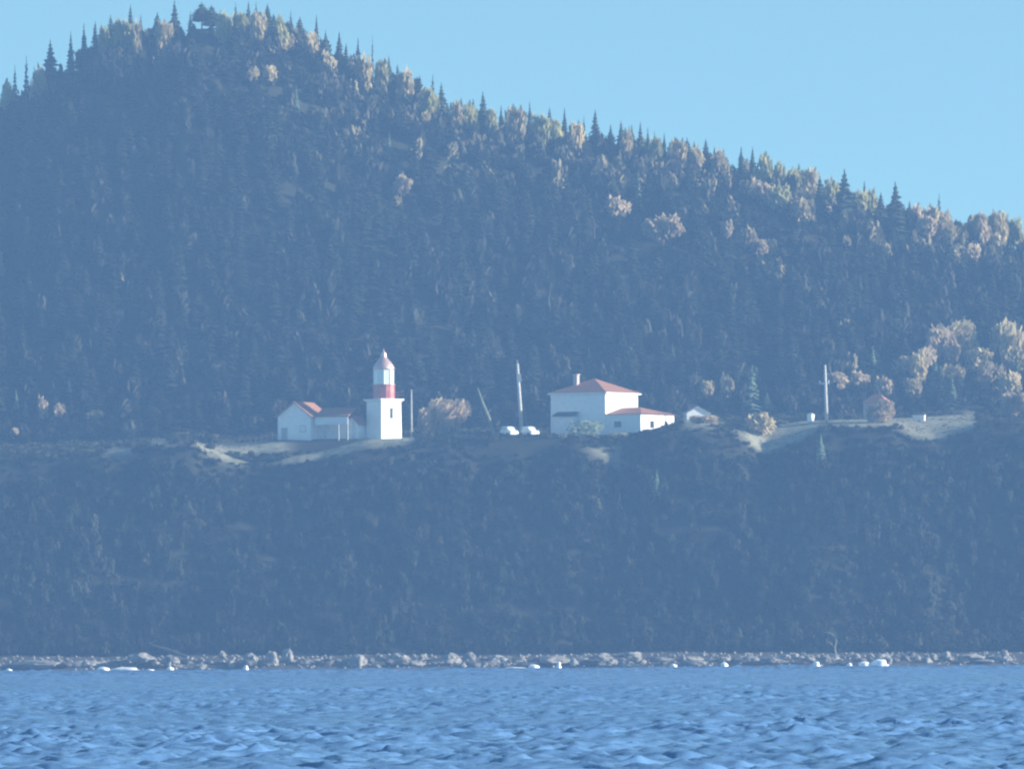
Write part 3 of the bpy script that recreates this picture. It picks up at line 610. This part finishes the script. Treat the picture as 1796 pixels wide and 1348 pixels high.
# red-roofed hut behind the bush
p0 = base(1534, 742, 1279)
sd = thing('hut', 'small hut with dark red roof behind a rounded tan bush', 'hut', (p0.x, p0.y, p0.z), R(-20))
MB().box(-1.7, 1.7, 0, 2.6, -.5, 2.9).build('wall', M['wood'], sd)
hip(MB(), -1.7, 1.7, 0, 2.6, 2.92, 1.3, ((-.5, 1.3), (.5, 1.3)), .3).build('roof', M['red'], sd)
MB().box(-.4, .5, -.04, 0, -.4, 1.8).build('door', M['wood'], sd)
# poles
def pole_thing(name, label, cat, px, yb, yt, Y, r, m, lean=0):
    p = base(px, yb, Y); h = at(px, yt, Y).z - p.z
    o = thing(name, label, cat, (p.x, p.y, p.z)); 
    if lean: o.rotation_euler.y = lean
    MB().tube([(0, 0, -.8), (0, 0, h * .5), (0, 0, h)], [r, r * .85, r * .65], 10).build('pole', m, o, smooth=True); return o, h
o, h = pole_thing('mast', 'tall pale mast with a box near its top beside two parked cars', 'mast', 915, 756, 637, 1268, .30, M['polewood'], R(-3.4))
MB().box(-.15, .45, -.3, .3, h - 2.6, h - 1.5).build('equipment_box', M['trim'], o)
MB().tube([(0, 0, h - .1), (0, 0, h + .5)], .05, 6).build('antenna', M['trim'], o)
o, h = pole_thing('utility_pole', 'grey wooden utility pole with one short cross-arm on the terrace', 'pole', 1450, 744, 640, 1267, .26, M['polewood'], R(-1.4))
MB().box(-.95, .6, -.1, .1, h - 2.75, h - 2.45).build('cross_arm', M['polewood'], o)
for x in (-.8, .45): MB().lathe([(.07, h - 2.45), (.09, h - 2.3), (.05, h - 2.2)], 8, (x, 0)).build('insulator', M['white'], o)
o, h = pole_thing('flagpole', 'thin grey flagpole standing beside the lighthouse', 'flagpole', 722, 772, 686, 1272, .14, M['polewood'])
MB().lathe([(.02, h), (.12, h + .08), (.12, h + .16), (.02, h + .26)], 8).build('finial', M['trim'], o)
# leaning bare trunk
p0 = base(868, 762, 1268); p1 = at(838, 680, 1268); d = p1 - p0
lt = thing('bare_tree', 'pale bare trunk leaning beside the rounded bush and parked cars', 'tree', p0)
MB().tube([(0, 0, -.5), d * .35, d * .7 + Vector((-.1, 0, 0)), d], [.30, .26, .2, .08], 7).build('trunk', M['palebark'], lt)
for f, e in ((.45, (.7, .2, .8)), (.6, (-.8, -.1, .7)), (.75, (.5, 0, .7)), (.85, (-.4, .2, .6))):
    q = d * f; MB().tube([q, q + Vector(e) * .6, q + Vector(e)], [.09, .06, .02], 5).build('branch', M['palebark'], lt)
# small bright cabinet
p0 = base(1422, 741, 1266)
cb = thing('utility_cabinet', 'small bright white box on the grass before the cross-armed pole', 'cabinet', p0, R(-35))
bevel(MB().box(-.42, .42, -.35, .35, .12, 1.15).build('body', M['white'], cb), .05)
hip(MB(), -.42, .42, -.35, .35, 1.16, .2, ((-.1, 0), (.1, 0)), .06).build('roof', M['white'], cb)
MB().box(-.36, .36, -.29, .29, -.3, .118).build('base', M['trim'], cb)
# low white wall on the grassy strip
p0 = base(1612, 735, 1270)
wl = tag(bevel(MB().box(-.9, .9, -.2, .2, -.3, .5).box(-.98, .98, -.27, .27, .502, .6).build('low_wall', M['white'], None, p0), .02), 'short low white wall at the top of the grassy strip', 'wall'); wl.rotation_euler.z = R(-28)
# fence
fn = thing('wooden_fence', 'thin wooden post fence along the pale track by the gabled building', 'fence', base(430, 786, 1264))
fp = []
for k in range(13):
    px = 372 + k * 9.6; Y = 1264 + .25 * k; q = base(px, 784, Y); q.z = max(ground(q.x, Y), at(px, 789, Y).z); fp.append(q - fn.location)
    MB().box(-.045, .045, -.045, .045, -.3, 1.1, Matrix.Translation(fp[-1])).build('post', M['drift'], fn)
for z in (.55, 1.05): MB().tube([q + Vector((0, -.08, z)) for q in fp], .022, 5).build('rail', M['drift'], fn)
# hedge before the house
p0 = base(1028, 760, 1260); g = ground(p0.x, 1260)
hg = link('hedge', leafy_mesh('hedge', 5, 900, .05, M['hedge'], z0=.0, squash=1.6)); hg.location = (p0.x, 1260.3, g - .3); hg.scale = (3.3, .8, at(1028, 738, 1260).z - g + .3)
tag(hg, 'low pale green hedge in front of the two-storey house', 'hedge')

# ------------------------------------------------------------------ cars (end-on)
def make_car(label, p, rz):
    c = thing('parked_car', label, 'car', p, rz, 'white cars parked beside the mast')
    c.scale = (.92, .88, 1.0)
    hw = .80
    low = [(-1.75, .32), (-1.78, .62), (-1.62, .88), (-.95, .97), (1.55, 1.0), (1.70, .75), (1.70, .32)]
    mb = MB(); mb.rings([[(s * hw * k, y, z) for y, z in low] for s, k in ((-1, 1.0), (-1, .97), (1, .97), (1, 1.0))][::1] if False else [[(x, y, z) for y, z in low] for x in (-hw, -hw * .5, hw * .5, hw)])
    bevel(mb.build('body', M['carpaint'], c, smooth=True), .2, 4)
    mb = MB(); cab = [(-.95, .95, .74), (-.30, 1.48, .60), (1.25, 1.52, .60), (1.62, .98, .72)]
    mb.rings([[(s * q[2], q[0], q[1]) for q in cab] for s in (-1, 1)]); bevel(mb.build('cabin', M['carpaint'], c, smooth=True), .16, 4)
    def quad(name, pts, m): MB().add(pts + [(x, y + .02, z - .01) for x, y, z in pts], [(0, 1, 2, 3), (7, 6, 5, 4), (0, 4, 5, 1), (1, 5, 6, 2), (2, 6, 7, 3), (3, 7, 4, 0)]).build(name, m, c)
    quad('windscreen', [(-.62, -.88, 1.03), (.62, -.88, 1.03), (.50, -.36, 1.45), (-.50, -.36, 1.45)], M['glass'])
    for s in (-1, 1):
        MB().box(min(s * .66, s * .735), max(s * .66, s * .735), -.45, 1.2, 1.04, 1.36).build('side_window', M['glass'], c)
        MB().box(s * .55 - .16, s * .55 + .16, -1.80, -1.70, .62, .78).build('headlight', M['chrome'], c)
        for y in (-1.12, 1.15):
            wl = MB(); n = 14
            for xx in (0,): wl.rings([[(s * .80 + dx, y + r * math.cos(2 * math.pi * j / n), .31 + r * math.sin(2 * math.pi * j / n)) for j in range(n)] for dx, r in ((-.19, .28), (-.17, .31), (.0, .31), (.02, .27))])
            ww = wl.build('wheel', M['tyre'], c)
            MB().rings([[(s * (.815) + dx, y + .17 * math.cos(2 * math.pi * j / n), .31 + .17 * math.sin(2 * math.pi * j / n)) for j in range(n)] for dx in (-.01, .02)]).build('rim', M['chrome'], ww)
    MB().box(-.72, .72, -1.83, -1.72, .33, .5).build('bumper', M['carpaint'], c)
    return c
p0 = base(893, 766, 1262.5); make_car('white parked car on the lighthouse side of the mast', (p0.x, p0.y, max(p0.z, ground(p0.x, p0.y))), R(29))
p0 = base(929, 766, 1262.5); make_car('taller looking white parked car on the house side of the mast', (p0.x, p0.y, max(p0.z, ground(p0.x, p0.y))), R(31))

# ------------------------------------------------------------------ shore
def rock_mesh(name, seed, m, rough=.35):
    import bmesh
    bm = bmesh.new(); bmesh.ops.create_icosphere(bm, subdivisions=3, radius=1)
    o3 = Vector((seed * 3.1, seed * 1.7, 0))
    for v in bm.verts:
        n = mnoise.noise(v.co * 1.1 + o3) * rough + mnoise.noise(v.co * 2.7 + o3) * rough * .5; cells = mnoise.cell(v.co * 1.6 + o3) * .12
        v.co *= 1 + n + cells
    me = bpy.data.meshes.new(name); bm.to_mesh(me); bm.free(); me.materials.append(m); return me
RK = {k: [rock_mesh('boulder', s + 10 * i, M[m]) for s in range(4)] for i, (k, m) in enumerate((('grey', 'rock'), ('pale', 'palerock'), ('dark', 'darkrock')))}
SHZ = [(0, 130, 'at the outer end of the shore'), (130, 330, 'near the long row of foam'), (330, 480, 'below the gabled building'), (480, 610, 'below the signal wing'), (610, 730, 'below the lighthouse'), (730, 870, 'below the rounded bush'),
       (870, 1000, 'below the parked cars'), (1000, 1130, 'below the two-storey house'), (1130, 1290, 'below the small white shed'), (1290, 1420, 'on the shore before the driftwood'), (1420, 1500, 'around the driftwood'),
       (1500, 1640, 'behind the biggest white splash'), (1640, 1800, 'at the far bare end of the shore')]
rk_n = {}
def shore_label(look, px):
    for a, b, t in SHZ:
        if a <= px < b:
            n = rk_n.get((look, t), 0); rk_n[(look, t)] = n + 1
            return f'{look} {t}, {ORD[n]} along the waterline'
def boulder(px, py, wpx, hpx, k, i, Y=None):
    Y = Y or 1203 + random.uniform(0, 6); p = at(px, py, Y); r = wpx / F * Y / 2
    o = link('boulder', RK[k][i % 4]); g = ground(p.x, Y); hz = hpx / F * Y
    o.location = (p.x, Y, max(g, p.z - hz * .2)); o.scale = (r, r * .8, hz * .62); o.rotation_euler.z = random.uniform(0, 6.28)
    size = 'long' if wpx > 40 else ('big' if wpx > 26 else ('medium' if wpx > 15 else 'small'))
    tag(o, shore_label(f'{size} {k} boulder', px), 'boulder', 'boulders along the shore')
HAND = [(250, 1150, 50, 14, 'grey'), (300, 1155, 36, 16, 'grey'), (390, 1145, 14, 10, 'pale'), (440, 1152, 30, 20, 'grey'), (477, 1150, 22, 22, 'pale'), (505, 1147, 26, 24, 'grey'), (507, 1162, 14, 10, 'pale'), (470, 1168, 30, 12, 'dark'), (535, 1163, 40, 14, 'dark'),
        (575, 1163, 42, 16, 'dark'), (625, 1157, 40, 24, 'grey'), (666, 1152, 16, 14, 'pale'), (700, 1156, 40, 20, 'grey'), (742, 1158, 16, 14, 'pale'), (790, 1154, 44, 20, 'pale'), (822, 1152, 26, 22, 'grey'), (870, 1160, 40, 14, 'grey'), (912, 1158, 20, 10, 'pale'),
        (970, 1155, 56, 12, 'pale'), (1010, 1160, 40, 12, 'grey'), (1060, 1162, 36, 14, 'grey'), (1110, 1158, 36, 12, 'pale'), (1155, 1164, 56, 10, 'dark'), (1215, 1158, 40, 10, 'pale'), (1300, 1163, 40, 12, 'dark'), (1340, 1157, 40, 12, 'grey'),
        (1395, 1153, 14, 9, 'pale'), (1418, 1158, 26, 12, 'pale'), (1445, 1157, 26, 18, 'grey'), (1498, 1150, 26, 11, 'pale'), (1550, 1152, 30, 12, 'grey'), (1600, 1152, 24, 14, 'dark'), (1640, 1155, 14, 16, 'grey'), (1660, 1150, 20, 16, 'grey'), (1700, 1152, 50, 12, 'grey'),
        (1735, 1158, 24, 12, 'dark'), (1762, 1145, 17, 13, 'pale'), (1763, 1160, 13, 12, 'pale'), (60, 1162, 90, 12, 'grey'), (105, 1160, 14, 9, 'pale'), (150, 1162, 60, 10, 'grey'), (205, 1160, 40, 10, 'grey')]
for i, (px, py, wp, hp, k) in enumerate(sorted(HAND)): boulder(px, py + (898 - px) * .0008, wp, hp, k, i)
for i in range(96):
    px = -20 + i * 19.2 + random.uniform(-9, 9); k = random.choice(['grey', 'grey', 'pale', 'dark', 'dark'])
    if 0 <= px < 1796: boulder(px, 1163 + (898 - px) * .0056 + random.uniform(-8, 3), random.uniform(10, 38), random.uniform(5, 12), k, i, 1200 + random.uniform(0, 8))
def pebble_stuff():
    Vs, Fs = [], []; off = 0
    for k in range(1400):
        x = random.uniform(-75, 75); y = random.uniform(1200.5, 1213); s = random.uniform(.1, .34); z = ground(x, y)
        if z < .1: continue
        v = [Vector((random.uniform(.7, 1.2) * a, random.uniform(.7, 1.2) * b, random.uniform(.5, .9) * c)) * s + Vector((x, y, z + s * .2)) for a, b, c in ((1, 0, 0), (-1, 0, 0), (0, 1, 0), (0, -1, 0), (0, 0, 1), (0, 0, -1))]
        Vs += v; Fs += [tuple(i + off for i in f) for f in ((0, 2, 4), (2, 1, 4), (1, 3, 4), (3, 0, 4), (2, 0, 5), (1, 2, 5), (3, 1, 5), (0, 3, 5))]; off += 6
    o = link('shingle', mesh_from('shingle', Vs, Fs, M['rock'])); o['kind'] = 'stuff'; o['label'] = 'loose grey stones of the shingle beach'
pebble_stuff()
# driftwood
p0 = at(1466, 1150, 1206); pts = [(1466, 1150), (1464, 1135), (1467, 1122), (1462, 1113), (1452, 1108), (1442, 1110)]
MBd = MB().tube([at(a, b, 1206) - p0 for a, b in pts], [.16, .14, .12, .10, .07, .03], 7); MBd.tube([at(1464, 1136, 1206) - p0, at(1458, 1128, 1205.6) - p0, at(1452, 1124, 1205.4) - p0], [.1, .11, .04], 6)
tag(MBd.build('driftwood', M['palebark'], None, p0), 'curved pale driftwood branch arching up from the beach', 'driftwood')
p0 = at(262, 1130, 1212); q = at(330, 1152, 1207) - p0
tag(MB().tube([(0, 0, .1), q * .5 + Vector((0, 0, .15)), q], [.12, .18, .22], 8).build('driftwood_log', M['drift'], None, p0), 'long pale driftwood log lying aslant up the beach', 'log')
# splashes of white water at the rocks
def splash_mesh(seed):
    import bmesh
    bm = bmesh.new(); bmesh.ops.create_icosphere(bm, subdivisions=3, radius=1); o3 = Vector((seed * 5.3, seed, 2))
    for v in bm.verts:
        v.co *= 1 + .35 * mnoise.noise(v.co * 1.8 + o3) + .18 * mnoise.noise(v.co * 5 + o3)
    me = bpy.data.meshes.new('splash'); bm.to_mesh(me); bm.free(); me.materials.append(M['foam']); me.shade_smooth(); return me
SPM = [splash_mesh(s) for s in range(3)]
SPL = [(15, 1178, 10, 5, 'tiny white splash at the outermost end of the waterline'), (181, 1175, 20, 7, 'short white splash starting the long row of foam'), (220, 1175, 40, 6, 'long flat white splash in the row of foam'), (298, 1175, 11, 7, 'small square-looking white splash past the long row of foam'),
       (262, 1177, 16, 3, 'faint thin foam streak between the two splashes'), (431, 1174, 8, 8, 'tiny white splash below the gabled building'), (905, 1173, 40, 3, 'faint foam streak below the parked cars'), (936, 1171, 18, 7, 'low white splash below the parked cars'), (980, 1170, 7, 11, 'narrow upright white splash below the house corner'),
       (1181, 1170, 11, 7, 'small white splash below the single-storey wing'), (1270, 1170, 12, 9, 'round white splash below the grey-green spruces'), (1431, 1168, 12, 9, 'white splash just before the driftwood branch'), (1490, 1168, 8, 7, 'tiny white splash just past the driftwood branch'),
       (1516, 1168, 19, 9, 'smaller of the two brightest white splashes by the driftwood'), (1542, 1167, 25, 12, 'biggest brightest white splash at the waterline')]
for i, (px, py, wp, hp, lab) in enumerate(SPL):
    Y = 1199.0; p = at(px, py, Y); o = link('wave_splash', SPM[i % 3]); o.location = p; o.scale = (wp / F * Y / 2 * 1.15, .5, hp / F * Y / 2 * 1.5)
    o.location.z = max(p.z, hp / F * Y * .3)
    tag(o, lab, 'splash', 'white splashes along the waterline')

# ------------------------------------------------------------------ haze
hz = MB().box(-325, 325, -20, 1765, -46, 112).build('haze', None)
m = bpy.data.materials.new('haze_air'); m.use_nodes = True; t = m.node_tree; t.nodes.remove(t.nodes['Principled BSDF'])
pv = t.nodes.new('ShaderNodeVolumePrincipled'); pv.inputs['Color'].default_value = (.27, .495, .875, 1); pv.inputs['Density'].default_value = .00027; pv.inputs['Anisotropy'].default_value = 0.0
t.links.new(pv.outputs[0], t.nodes['Material Output'].inputs['Volume'])
hz.data.materials.append(m); hz['kind'] = 'stuff'; hz['label'] = 'blue haze of sea air between the boat and the coast'
